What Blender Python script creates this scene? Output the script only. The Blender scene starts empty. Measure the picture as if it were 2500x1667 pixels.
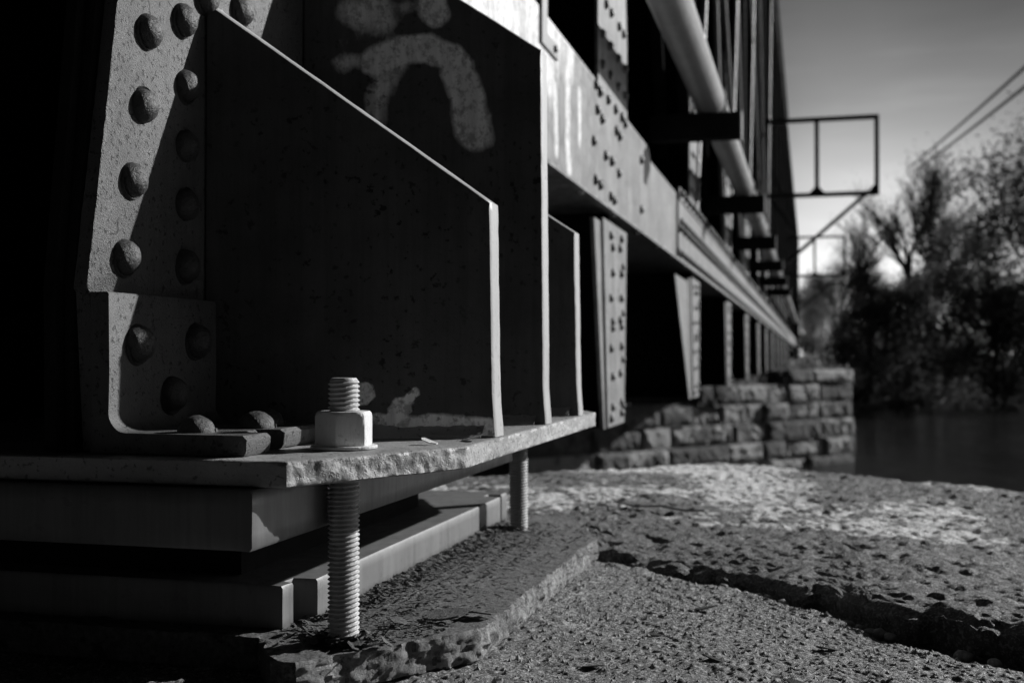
import bpy, bmesh, math, random
from mathutils import Vector, noise, geometry, Matrix
random.seed(7)
R = math.radians
scene = bpy.context.scene
COL = scene.collection
V = Vector

# ------------------------------------------------------------------ helpers
def nz(x, y, z, f=1.0, o=0.0):
    return noise.noise(V((x * f + o, y * f - o, z * f + 2 * o)))

def fr(x, y, z, f=1.0, octv=3, o=0.0):
    a, s, t = 1.0, 0.0, 0.0
    for i in range(octv):
        s += a * nz(x, y, z, f, o + i * 7.3); t += a; a *= .5; f *= 2.1
    return s / t

def sstep(a, b, x):
    t = min(1, max(0, (x - a) / (b - a))); return t * t * (3 - 2 * t)

class MB:
    """collects vertices and faces, then links them as ONE mesh object"""
    def __init__(s): s.v = []; s.f = []; s.att = {}
    def add(s, vs, fs):
        o = len(s.v); s.v += [tuple(p) for p in vs]; s.f += [tuple(i + o for i in q) for q in fs]; return o
    def box(s, x0, x1, y0, y1, z0, z1):
        s.add([(x0,y0,z0),(x1,y0,z0),(x1,y1,z0),(x0,y1,z0),(x0,y0,z1),(x1,y0,z1),(x1,y1,z1),(x0,y1,z1)],
              [(0,3,2,1),(4,5,6,7),(0,1,5,4),(1,2,6,5),(2,3,7,6),(3,0,4,7)])
    def prism(s, pts, fn, w0, w1):
        n = len(pts)
        s.add([fn(u, v, w0) for u, v in pts] + [fn(u, v, w1) for u, v in pts],
              [tuple(range(n))[::-1], tuple(range(n, 2*n))] + [(i, (i+1) % n, n+(i+1) % n, n+i) for i in range(n)])
    def tube(s, p0, p1, r0, r1=None, n=12, caps=True):
        r1 = r0 if r1 is None else r1
        p0, p1 = V(p0), V(p1); d = (p1 - p0).normalized()
        a = d.orthogonal().normalized(); b = d.cross(a)
        o = len(s.v)
        for p, r in ((p0, r0), (p1, r1)):
            for i in range(n):
                t = 2 * math.pi * i / n
                s.v.append(tuple(p + (a * math.cos(t) + b * math.sin(t)) * r))
        for i in range(n):
            j = (i + 1) % n; s.f.append((o+i, o+j, o+n+j, o+n+i))
        if caps: s.f.append(tuple(range(o, o+n))[::-1]); s.f.append(tuple(range(o+n, o+2*n)))
    def bar(s, p0, p1, w, h, up=(0,0,1)):
        p0, p1 = V(p0), V(p1); d = (p1 - p0).normalized()
        a = d.cross(V(up)).normalized() * w / 2; b = a.cross(d).normalized() * h / 2
        s.add([p0-a-b, p0+a-b, p0+a+b, p0-a+b, p1-a-b, p1+a-b, p1+a+b, p1-a+b],
              [(0,3,2,1),(4,5,6,7),(0,1,5,4),(1,2,6,5),(2,3,7,6),(3,0,4,7)])
    def dome(s, c, nrm, r, h, n=10, k=3):
        c = V(c); d = V(nrm).normalized(); a = d.orthogonal().normalized(); b = d.cross(a); o = len(s.v)
        for j in range(k):
            t = j / k * math.pi / 2
            for i in range(n):
                p = 2 * math.pi * i / n
                s.v.append(tuple(c + (a*math.cos(p) + b*math.sin(p)) * r * math.cos(t) + d * h * math.sin(t)))
        s.v.append(tuple(c + d * h))
        for j in range(k - 1):
            for i in range(n):
                q = (i+1) % n; s.f.append((o+j*n+i, o+j*n+q, o+(j+1)*n+q, o+(j+1)*n+i))
        for i in range(n): s.f.append((o+(k-1)*n+i, o+(k-1)*n+(i+1) % n, o+k*n))
    def build(s, name, mat, parent=None, loc=None, smooth=None):
        base = V((0,0,0))
        if parent is not None:
            q = parent
            while q is not None: base += q.location; q = q.parent
        lo = V(loc) if loc is not None else base
        me = bpy.data.meshes.new(name)
        me.from_pydata([(p[0]-lo.x, p[1]-lo.y, p[2]-lo.z) for p in s.v], [], s.f)
        bm = bmesh.new(); bm.from_mesh(me); bmesh.ops.recalc_face_normals(bm, faces=bm.faces) if len(s.f) < 120000 and not getattr(s, 'keep', 0) else None
        bm.to_mesh(me); bm.free()
        for an, vals in s.att.items():
            at = me.attributes.new(an, 'FLOAT', 'POINT'); at.data.foreach_set('value', vals)
        if smooth is not None:
            me.polygons.foreach_set('use_smooth', [True] * len(me.polygons))
            me.set_sharp_from_angle(angle=R(smooth))
        me.materials.append(mat)
        o = bpy.data.objects.new(name, me); COL.objects.link(o)
        if parent is not None: o.parent = parent; o.location = lo - base
        else: o.location = lo
        return o

def tag(o, label=None, cat=None, group=None, kind=None):
    if label: o['label'] = label
    if cat: o['category'] = cat
    if group: o['group'] = group
    if kind: o['kind'] = kind
    return o
def thing(name, loc, label, cat, group=None):
    e = bpy.data.objects.new(name, None); COL.objects.link(e); e.location = loc; e.empty_display_size = .1
    return tag(e, label, cat, group)

FX = lambda u, v, w: (w, u, v)      # profile in Y-Z, extruded along X
FY = lambda u, v, w: (u, w, v)      # profile in X-Z, extruded along Y
FZ = lambda u, v, w: (u, v, w)      # profile in X-Y, extruded along Z

def rough_prism(mb, pts, fn, w0, w1, step=.01, rows=4, amp=None, freq=60, bevel=.0015, fill=None, capamp=0.0, capfreq=40, strata=0.0, bev_edge=None):
    """closed prism with its sides resampled and roughened (worn, flame-cut or rusted edges)"""
    n = len(pts); ring = []; area = sum(pts[i][0]*pts[(i+1)%n][1] - pts[(i+1)%n][0]*pts[i][1] for i in range(n))
    sg = 1 if area > 0 else -1
    for i in range(n):
        a, b = V(pts[i]), V(pts[(i+1) % n]); L = (b - a).length
        st = step[i] if isinstance(step, list) else step
        m = max(1, int(L / st)); nr = V(((b-a).y, -(b-a).x)).normalized() * sg
        am = amp[i] if isinstance(amp, list) else (amp or 0)
        for k in range(m): ring.append((a + (b - a) * k / m, nr, am if k else min(am, amp[i-1] if isinstance(amp, list) else am)))
    N = len(ring); o = len(mb.v)
    bev = bevel
    ws = [w0, w0 + (w1-w0)*.06] + [w0 + (w1-w0) * (.06 + .88 * j / rows) for j in range(1, rows)] + [w1 - (w1-w0)*.06, w1]
    for j, w in enumerate(ws):
        e = bev if j in (0, len(ws)-1) else 0
        for p, nr, am in ring:
            x, y, z = fn(p.x, p.y, w)
            d = am * (fr(x, y, z, freq, 3) + .5 * nz(x, y, z, freq*.25, 3)) - e
            if strata: d += am * strata * nz(x*.2, y*.2, z, 260, 5)
            if e and am > .001: d -= am * .6 * max(0, nz(x, y, z, freq*.5, 9)) * 2
            q = p + nr * d
            mb.v.append(fn(q.x, q.y, w))
    for j in range(len(ws) - 1):
        for i in range(N):
            k = (i+1) % N; mb.f.append((o+j*N+i, o+j*N+k, o+(j+1)*N+k, o+(j+1)*N+i))
    for j in (0, len(ws) - 1):
        base = o + j * N
        inv = [mb.v[base + i] for i in range(N)]
        # recover 2-D coordinates
        if fn is FX: c2 = [V((p[1], p[2])) for p in inv]
        elif fn is FY: c2 = [V((p[0], p[2])) for p in inv]
        else: c2 = [V((p[0], p[1])) for p in inv]
        w = ws[j]; extra = []
        if fill and j:
            us = [p.x for p in c2]; vs = [p.y for p in c2]; u = min(us)
            while u < max(us):
                v_ = min(vs)
                while v_ < max(vs):
                    extra.append(V((u + random.uniform(-.3,.3)*fill, v_ + random.uniform(-.3,.3)*fill))); v_ += fill
                u += fill
            # inside test
            def inside(p):
                r = False; k = N - 1
                for i in range(N):
                    a, b = c2[i], c2[k]
                    if (a.y > p.y) != (b.y > p.y) and p.x < (b.x-a.x)*(p.y-a.y)/(b.y-a.y)+a.x: r = not r
                    k = i
                return r
            extra = [p for p in extra if inside(p)]
        if extra:
            allp = c2 + extra
            ov, oe, of, ids, _, _ = geometry.delaunay_2d_cdt(allp, [], [list(range(N))], 1, 1e-7)
            mp = []
            for vi, p in enumerate(ov):
                src = ids[vi]
                if src and src[0] < N: mp.append(base + src[0])
                else:
                    x, y, z = fn(p.x, p.y, w)
                    dw = capamp * (fr(x, y, z, capfreq, 3))
                    mp.append(len(mb.v)); mb.v.append(fn(p.x, p.y, w + dw * (1 if w1 > w0 else -1)))
            for q in of: mb.f.append(tuple(mp[i] for i in q))
        else:
            mb.f.append(tuple(range(base, base + N)))

# ------------------------------------------------------------------ materials
def nodes(name):
    m = bpy.data.materials.new(name); m.use_nodes = True; nt = m.node_tree
    b = nt.nodes['Principled BSDF']; return m, nt, b
def link(nt, a, ao, b, bi): nt.links.new(a.outputs[ao], b.inputs[bi])
def ramp(nt, stops):
    r = nt.nodes.new('ShaderNodeValToRGB'); e = r.color_ramp.elements
    while len(e) < len(stops): e.new(.5)
    for i, (p, c) in enumerate(stops): e[i].position = p; e[i].color = (c, c, c, 1)
    return r
def tex(nt, kind, scale, detail=4, rough=.6, vec=None, **kw):
    t = nt.nodes.new('ShaderNodeTex' + kind)
    if kind == 'Noise': t.inputs['Detail'].default_value = detail; t.inputs['Roughness'].default_value = rough
    t.inputs['Scale'].default_value = scale
    if vec is not None: nt.links.new(vec, t.inputs['Vector'])
    return t
def mapped(nt, sc):
    tc = nt.nodes.new('ShaderNodeTexCoord'); mp = nt.nodes.new('ShaderNodeMapping')
    mp.inputs['Scale'].default_value = sc; nt.links.new(tc.outputs['Object'], mp.inputs['Vector']); return mp.outputs['Vector']
def mix(nt, fac, a, b):
    m = nt.nodes.new('ShaderNodeMix'); m.data_type = 'RGBA'
    for i, s in ((0, fac), (6, a), (7, b)):
        if hasattr(s, 'links'): nt.links.new(s, m.inputs[i])
        elif i == 0: m.inputs[0].default_value = s
        else: m.inputs[i].default_value = (s, s, s, 1)
    return m.outputs[2]
def mth(nt, op, a, b):
    m = nt.nodes.new('ShaderNodeMath'); m.operation = op
    for i, s in ((0, a), (1, b)):
        if hasattr(s, 'links'): nt.links.new(s, m.inputs[i])
        else: m.inputs[i].default_value = s
    return m.outputs[0]

def steel(name, col, rough=.5, var=.25, pits=.5, pitcol=.02, pitscale=110, bump=.25, bscale=220, streak=0., sheet=(1,1,1), spec=.5, attr=None, attrcol=.5, cluster=True, stain=0., wear=0.):
    m, nt, b = nodes(name)
    v = mapped(nt, sheet)
    n1 = tex(nt, 'Noise', 7, 5, .6, v); r1 = ramp(nt, [(.3, 1 - var), (.7, 1 + var)]); link(nt, n1, 'Fac', r1, 'Fac')
    c = mix(nt, 1.0, col, r1.outputs['Color']); nt.nodes[-1].blend_type = 'MULTIPLY'
    hfac = None
    if streak:
        vs = mapped(nt, (26, 26, 1.1)); ns = tex(nt, 'Noise', 1.6, 4, .65, vs); rs = ramp(nt, [(.38, 0.), (.72, 1.)]); link(nt, ns, 'Fac', rs, 'Fac')
        c = mix(nt, mth(nt, 'MULTIPLY', rs.outputs['Color'], abs(streak)), c, .55 if streak > 0 else .01)
    if stain:
        for sc_, th in (((11, 11, .8), .5), ((55, 55, 2.2), .56)):
            vs = mapped(nt, sc_); ns = tex(nt, 'Noise', 1.3, 5, .7, vs); rs = ramp(nt, [(th - .12, 0.), (th + .12, 1.)]); link(nt, ns, 'Fac', rs, 'Fac')
            c = mix(nt, mth(nt, 'MULTIPLY', rs.outputs['Color'], stain), c, col * .28)
    if attr:
        a = nt.nodes.new('ShaderNodeAttribute'); a.attribute_name = attr
        nb = tex(nt, 'Noise', 30, 6, .7, mapped(nt, (1, 1, .45)))
        t = mth(nt, 'ADD', a.outputs['Fac'], mth(nt, 'MULTIPLY', mth(nt, 'SUBTRACT', nb.outputs['Fac'], .5), .55))
        rr = ramp(nt, [(.22, 0.), (.58, 1.)]); nt.links.new(t, rr.inputs['Fac'])
        pfac = rr.outputs['Color']
        if wear:
            nw = tex(nt, 'Noise', 55, 5, .75, mapped(nt, (1, 1, .8))); rw = ramp(nt, [(.40, 1 - wear), (.52, 1.)]); link(nt, nw, 'Fac', rw, 'Fac')
            nd_ = tex(nt, 'Noise', 1.5, 3, .6, mapped(nt, (60, 60, 5))); rd_ = ramp(nt, [(.3, 1 - wear * .5), (.6, 1.)]); link(nt, nd_, 'Fac', rd_, 'Fac')
            pfac = mth(nt, 'MULTIPLY', mth(nt, 'MULTIPLY', pfac, rw.outputs['Color']), rd_.outputs['Color'])
        c = mix(nt, pfac, c, attrcol)
    if pits:
        np_ = tex(nt, 'Noise', pitscale, 3, .6, mapped(nt, (1,1,1))); rp = ramp(nt, [(.60, 0.), (.66, 1.)]); link(nt, np_, 'Fac', rp, 'Fac')
        pf = rp.outputs['Color']
        if cluster:
            nc = tex(nt, 'Noise', 5, 3, .6, mapped(nt, (1,1,1))); rc = ramp(nt, [(.38, .1), (.62, 1.)]); link(nt, nc, 'Fac', rc, 'Fac')
            pf = mth(nt, 'MULTIPLY', pf, rc.outputs['Color'])
        pf = mth(nt, 'MULTIPLY', pf, pits)
        c = mix(nt, pf, c, pitcol); hfac = pf
    nt.links.new(c, b.inputs['Base Color'])
    rn = tex(nt, 'Noise', 40, 4, .6, v); rrn = ramp(nt, [(.3, max(.05, rough - .12)), (.7, min(1, rough + .12))]); link(nt, rn, 'Fac', rrn, 'Fac')
    nt.links.new(rrn.outputs['Color'], b.inputs['Roughness'])
    b.inputs['Specular IOR Level'].default_value = spec
    if bump:
        nb2 = tex(nt, 'Noise', bscale, 5, .65, v); h = nb2.outputs['Fac']
        if hfac is not None: h = mth(nt, 'SUBTRACT', h, mth(nt, 'MULTIPLY', hfac, .8))
        bp = nt.nodes.new('ShaderNodeBump'); bp.inputs['Strength'].default_value = bump; bp.inputs['Distance'].default_value = .002
        nt.links.new(h, bp.inputs['Height']); link(nt, bp, 'Normal', b, 'Normal')
    return m

def rocky(name, lo, hi, scale=40, bump=.7, bscale=160, dist=.004, rough=.75, spec=.4, glint=0., patch=None, patchcol=.8, patchscale=3, dark=None, glint_grain=0., glint_grain_col=.6):
    m, nt, b = nodes(name); v = mapped(nt, (1,1,1))
    n1 = tex(nt, 'Noise', scale, 8, .75, v); r1 = ramp(nt, [(.32, lo), (.68, hi)]); link(nt, n1, 'Fac', r1, 'Fac'); c = r1.outputs['Color']
    n2 = tex(nt, 'Noise', scale * .12, 5, .6, v); r2 = ramp(nt, [(.3, .65), (.7, 1.3)]); link(nt, n2, 'Fac', r2, 'Fac')
    c = mix(nt, 1.0, c, r2.outputs['Color']); nt.nodes[-1].blend_type = 'MULTIPLY'
    if dark:
        nd = tex(nt, 'Noise', dark, 4, .65, v); rd = ramp(nt, [(.58, 0.), (.64, 1.)]); link(nt, nd, 'Fac', rd, 'Fac'); c = mix(nt, mth(nt, 'MULTIPLY', rd.outputs['Color'], .8), c, lo * .35)
    if patch:
        a = nt.nodes.new('ShaderNodeAttribute'); a.attribute_name = patch
        npz = tex(nt, 'Noise', patchscale, 7, .7, v)
        t = mth(nt, 'MULTIPLY', a.outputs['Fac'], npz.outputs['Fac']); rp = ramp(nt, [(.42, 0.), (.47, 1.)]); nt.links.new(t, rp.inputs['Fac'])
        c = mix(nt, rp.outputs['Color'], c, patchcol)
    if glint_grain:  # bright grains in the base colour, glints of the stone painted in
        for sc_ in (300, 130):
            ngr = tex(nt, 'Noise', sc_, 3, .6, v); rgr = ramp(nt, [(.56, 0.), (.63, 1.)]); link(nt, ngr, 'Fac', rgr, 'Fac'); c = mix(nt, mth(nt, 'MULTIPLY', rgr.outputs['Color'], glint_grain), c, glint_grain_col)
            grh = rgr.outputs['Color']
    nt.links.new(c, b.inputs['Base Color']); b.inputs['Roughness'].default_value = rough; b.inputs['Specular IOR Level'].default_value = spec
    if glint:
        ng = tex(nt, 'Noise', 420, 2, .5, v); rg = ramp(nt, [(.5, rough), (.66, rough - glint)]); link(nt, ng, 'Fac', rg, 'Fac'); nt.links.new(rg.outputs['Color'], b.inputs['Roughness'])
    nb = tex(nt, 'Noise', bscale, 8, .75, v); bp = nt.nodes.new('ShaderNodeBump'); bp.inputs['Strength'].default_value = bump; bp.inputs['Distance'].default_value = dist
    link(nt, nb, 'Fac', bp, 'Height'); link(nt, bp, 'Normal', b, 'Normal')
    return m

def plain(name, col, rough=.6, spec=.5, metal=0):
    m, nt, b = nodes(name); b.inputs['Base Color'].default_value = (col, col, col, 1)
    v = mapped(nt, (1,1,1)); n = tex(nt, 'Noise', 9, 5, .6, v); r = ramp(nt, [(.3, col*.75), (.7, col*1.25)]); link(nt, n, 'Fac', r, 'Fac'); nt.links.new(r.outputs['Color'], b.inputs['Base Color'])
    b.inputs['Roughness'].default_value = rough; b.inputs['Specular IOR Level'].default_value = spec; b.inputs['Metallic'].default_value = metal
    return m

M = {}
M['gusset'] = steel('painted_steel_gusset', .112, .5, .25, .75, .012, 150, .9, 420, cluster=False, stain=.2)
M['rivet'] = steel('rivet_paint', .062, .5, .35, .6, .02, 260, 1.0, 260, cluster=False, stain=.2)
M['plate'] = steel('painted_steel_plate', .10, .5, .35, .9, .012, 105, .3, 240, spec=.25, attr='paint', attrcol=.55, stain=.35)
M['tallplate'] = steel('painted_steel_plate_graffiti', .085, .5, .3, .95, .010, 80, .3, 240, spec=.25, attr='paint', attrcol=.92, wear=.55, stain=.3)
M['edge'] = steel('worn_plate_edge', .36, .5, .15, .5, .12, 90, .35, 180, sheet=(1,1,.12))
M['flame'] = steel('flame_cut_steel', .30, .5, .3, .6, .06, 130, .9, 160, cluster=False)
M['bar'] = steel('bearing_bar_steel', .12, .5, .2, .35, .04, 60, .15, 120, sheet=(1,1,.2), stain=.35)
M['base'] = steel('base_block_steel', .18, .5, .2, .3, .06, 50, .15, 100, sheet=(1,1,.15), stain=.3)
M['bolt'] = steel('anchor_bolt_paint', .68, .5, .2, .8, .12, 150, .9, 170, sheet=(1,1.6,.5))
M['stud'] = steel('anchor_stud_paint', .56, .45, .2, .75, .07, 130, .6, 200, stain=.3)
M['rust'] = rocky('rusted_scale', .035, .24, 120, 1.0, 150, .012, .7, .5, .25, dark=35)
M['stoneA'] = rocky('pier_stone_near', .03, .34, 210, 1.0, 300, .013, .75, .5, .4, patch='scrape', patchcol=.5, patchscale=22, dark=85, glint_grain=.9, glint_grain_col=.7)
M['stoneB'] = rocky('pier_stone_far', .028, .20, 70, 1.0, 120, .02, .75, .5, .35, patch='lichen', patchcol=.92, patchscale=13, dark=26, glint_grain=.6, glint_grain_col=.5)
M['stoneP'] = rocky('pier_masonry', .06, .24, 3.0, 1.0, 9, .06, .85, .3, 0, dark=1.6, patch='tone', patchcol=.46, patchscale=1.4)
M['dirt'] = rocky('crack_dirt', .03, .09, 120, 1.0, 200, .004, .9, .2)
M['pebble'] = rocky('pebble', .10, .45, 90, .6, 200, .002, .7, .4)
M['chord'] = steel('chord_paint', .19, .5, .6, .8, .02, 22, .3, 60, streak=.22, stain=.7)
M['chordnear'] = steel('chord_paint_graffiti', .19, .45, .55, .5, .03, 30, .3, 80, streak=.3, attr='paint', attrcol=.8, wear=.6, stain=.6)
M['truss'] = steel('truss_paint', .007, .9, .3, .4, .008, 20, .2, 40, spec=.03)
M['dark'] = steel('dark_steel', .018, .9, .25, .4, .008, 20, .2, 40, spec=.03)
M['pipe'] = steel('galvanised_pipe', .29, .38, .15, .2, .15, 40, .1, 60, spec=.5)
M['rod'] = steel('rod_paint', .26, .5, .2, .3, .05, 20, .1, 40)
M['frame'] = plain('frame_paint', .035, .6, .3)
M['wire'] = plain('overhead_wire', .16, .6, .3)
M['leafdark'] = plain('leaf_evergreen', .15, .6, .3)
M['leafmid'] = plain('leaf_pale', .30, .6, .3)
M['scrub'] = plain('scrub_leaf', .2, .6, .3)
for n_ in M['scrub'].node_tree.nodes:
    if n_.type == 'TEX_NOISE': n_.inputs['Scale'].default_value = .45
    if n_.type == 'VALTORGB': n_.color_ramp.elements[0].position = .42; n_.color_ramp.elements[0].color = (.07,.07,.07,1); n_.color_ramp.elements[1].position = .66; n_.color_ramp.elements[1].color = (.55,.55,.55,1)
for k_ in ('leafdark', 'leafmid', 'scrub'):          # thin leaves let some of the low sun through
    nt_ = M[k_].node_tree; pb = nt_.nodes['Principled BSDF']; tr_ = nt_.nodes.new('ShaderNodeBsdfTranslucent'); ms = nt_.nodes.new('ShaderNodeMixShader')
    nt_.links.new(pb.inputs['Base Color'].links[0].from_socket, tr_.inputs['Color']); ms.inputs[0].default_value = .5
    nt_.links.new(pb.outputs[0], ms.inputs[1]); nt_.links.new(tr_.outputs[0], ms.inputs[2]); nt_.links.new(ms.outputs[0], nt_.nodes['Material Output'].inputs['Surface'])
M['bark'] = plain('bark', .13, .9, .2)
M['shade_hill'] = rocky('shade_hill_dark', .012, .04, .4, .6, 2, .1, .95, .05)  # kept very dark so the added hill bounces little sun back
M['chip'] = rocky('chipped_rust_edge', .10, .55, 70, 1.0, 130, .014, .75, .4, dark=45)
M['bank'] = rocky('bank_soil', .04, .12, .6, .6, 3, .1, .95, .1)

# ------------------------------------------------------------------ the bearing
def cap_attr(mb, fn):
    mb.att['paint'] = [fn(p) for p in mb.v]

SZ0, SZ1 = .2085, .237
bearing = thing('bridge_bearing', (-.9, 1.86, .115), 'steel bridge bearing shoe of upright plates on a rough cut sole plate above the pier', 'bridge bearing')
mb = MB()
rough_prism(mb, [(-1.75,1.128),(-.547,1.128),(-.421,1.378),(-.425,2.30),(-.53,2.50),(-1.75,2.52)], FZ, SZ0, SZ1,
            step=[.012,.0035,.005,.01,.02,.1], rows=8, amp=[.0012,.0045,.0026,.004,.002,.001], freq=75, bevel=.0022, fill=.012, capamp=.0016, capfreq=35)
mb.build('sole_plate', M['flame'], bearing, smooth=50)
# upper bearing bar under the sole plate
mb = MB()
rough_prism(mb, [(-1.75,1.108),(-.577,1.108),(-.575,2.20),(-1.75,2.20)], FZ, .142, SZ0-.0015, step=.02, rows=4, amp=.0009, freq=30, bevel=.003)
mb.build('upper_bearing_bar', M['bar'], bearing, smooth=40)
# rocker pad between bar and base
mb = MB(); mb.box(-1.6,-.745,1.40,2.12,.0565,.142); mb.build('bearing_pad', M['dark'], bearing)

SKEW = .31
def stiffener(y, top, xo, mat, paint=None, slope=.73, xin=-.813):
    zt = top + slope * (xo - xin) if slope else top
    m_ = MB()
    pts = [(xin, SZ1+.001), (xo+.004, SZ1+.001), (xo, SZ1+.06), (xo-.004, top), (xin, top + slope*(xo-xin))]
    t = .042
    if paint:
        rough_prism(m_, pts, FY, y + t/2, y - t/2, step=.012, rows=4, amp=[.0004,.0012,.0008,.0006,.0004], freq=70, bevel=.0018, fill=.006, capamp=0)
        cap_attr(m_, paint)
    else:
        rough_prism(m_, pts, FY, y + t/2, y - t/2, step=.012, rows=4, amp=[.0004,.0012,.0008,.0006,.0004], freq=70, bevel=.0018)
    m_.v = [(x_, y_ - SKEW*(xo - x_), z_) for x_, y_, z_ in m_.v]
    return m_

def stroke(p, pts, r):
    d = 9
    for a, b in zip(pts, pts[1:]):
        a, b = V(a), V(b); ab = b - a; t = max(0, min(1, (p - a).dot(ab) / ab.length_squared)); d = min(d, (p - a - ab * t).length)
    return d
def graffiti(p):
    if p[1] > 1.856: return 0.0
    q = V((p[0], p[2])); w = 0.0
    # arch stroke with a fat right leg, and two loose blobs above it, all soft spray
    def st_(pts_, r0, r1, k=1.0): return k * (1 - sstep(r0 * .6, r1 * 1.25 + .004, stroke(q, pts_, 0) + .004*nz(q.x, q.y, 0, 45)))
    w = max(st_([(-.70,.842),(-.655,.862),(-.615,.866),(-.58,.85),(-.555,.80)], .010, .026),
            st_([(-.57,.83),(-.552,.78),(-.545,.735),(-.543,.722)], .014, .030), st_([(-.755,.838),(-.70,.845),(-.66,.85)], .002, .020, .5),
            st_([(-.665,.84),(-.695,.79),(-.705,.73),(-.70,.70)], .004, .028, .5),
            st_([(-.735,.925),(-.69,.910),(-.70,.95)], .012, .034, .55), st_([(-.612,.955),(-.604,.925)], .014, .026, .8), st_([(-.69,.93),(-.61,.94)], .004, .018, .35),
            st_([(-.76,.872),(-.71,.885)], .002, .02, .2), st_([(-.528,.75),(-.522,.715)], .004, .018, .6))
    return w

def splat(p):
    if p[1] > 1.545: return 0.0
    q = V((p[0], p[2])); e = .35*nz(p[0], p[2], 0, 60)
    w = 1 - sstep(.009, .016, stroke(q, [(-.556,.274),(-.553,.280)], 0) + .006*e)
    w = max(w, 1 - sstep(.004, .008, stroke(q, [(-.552,.280),(-.536,.300)], 0) + .008*e), 1 - sstep(.013, .018, stroke(q, [(-.607,.298),(-.604,.300)], 0)))
    w = max(w, .8*(1 - sstep(.262, .272, p[2] + .012*nz(p[0]*.5, p[2]*2, 0, 40)))*sstep(-.62,-.60,p[0]))
    return w
PL = [(1.56, .568, -.430, splat, .726), (1.875, .865, -.430, graffiti, .64), (2.165, .590, -.432, None, .66)]
for y, top, xo, pf, slp in PL:
    s_ = stiffener(y, top, xo, None, pf, slp)
    if not pf: cap_attr(s_, lambda p: 0.0)
    o = s_.build('stiffener_plate', M['tallplate'] if pf else M['plate'], bearing, smooth=40)
    if pf is graffiti: o['label'] = 'tall upright plate with pale sprayed graffiti arch'
    me = o.data; me.materials.append(M['edge'])
    for p in me.polygons:
        n = p.normal
        if n.x > .5 or n.z > .5: p.material_index = 1
    # fillet weld along the foot of the plate
    w = MB(); N = 90
    xs = [-.80 + (xo - .012 + .80) * i / N for i in range(N + 1)]
    rings = []
    for i, x in enumerate(xs):
        k = 1 + .12 * nz(x, y, 0, 110) + .16 * nz(x, y, 0, 25)
        yf = y - .0215 - SKEW*(xo - x)
        rings.append([(x, yf - .019*k, SZ1 + .0005), (x, yf - .0165*k, SZ1 + .0045*k), (x, yf - .0125*k, SZ1 + .0055*k), (x, yf - .009*k, SZ1 + .0095*k), (x, yf - .0055*k, SZ1 + .0105*k), (x, yf + .001, SZ1 + .017*k)])
    o_ = len(w.v)
    for r_ in rings: w.v += r_
    for i in range(N):
        for j in range(5): w.f.append((i*6+j, (i+1)*6+j, (i+1)*6+j+1, i*6+j+1))
    w.f += [tuple(range(6)), tuple(range(N*6, N*6+6))]
    w.build('weld_bead', M['flame'], bearing, smooth=60)

# ------------------------------------------------------------------ base block and masonry plate
base = thing('bearing_base', (-.9, 1.86, -.042), 'flaking rusty masonry plate with a thick steel base block bedded on the stone pier', 'bearing base')
mb = MB()
rough_prism(mb, [(-1.75,1.345),(-.657,1.345),(-.655,1.372),(-.668,1.376),(-.668,1.398),(-.634,1.402),(-.632,2.318),(-.668,2.325),(-.668,2.352),(-.640,2.358),(-.640,2.40),(-1.75,2.40)],
            FZ, -.002, .0555, step=.012, rows=4, amp=[.0006,.001,.0006,.0006,.0008,.0006,.0006,.0006,.0006,.0006,.0006,.0006], freq=45, bevel=.0022)
mb.build('base_block', M['base'], base, smooth=40)
mb = MB()
rough_prism(mb, [(-1.8,1.30),(-.668,1.30),(-.607,1.209),(-.57,1.203),(-.412,1.415),(-.407,1.80),(-.402,2.185),(-.50,2.46),(-1.8,2.50)], FZ, -.042, 0,
            step=[.01,.005,.005,.0045,.0045,.0045,.01,.02,.1], rows=10, amp=[.004,.006,.006,.0085,.0095,.009,.007,.004,.001], freq=62, bevel=.0008, fill=.008, capamp=.0065, capfreq=48, strata=.22)
mp_ = mb.build('masonry_plate', M['rust'], base, smooth=35); mp_.data.materials.append(M['chip'])
for p in mp_.data.polygons:
    if p.normal.x > .45: p.material_index = 1

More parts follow.
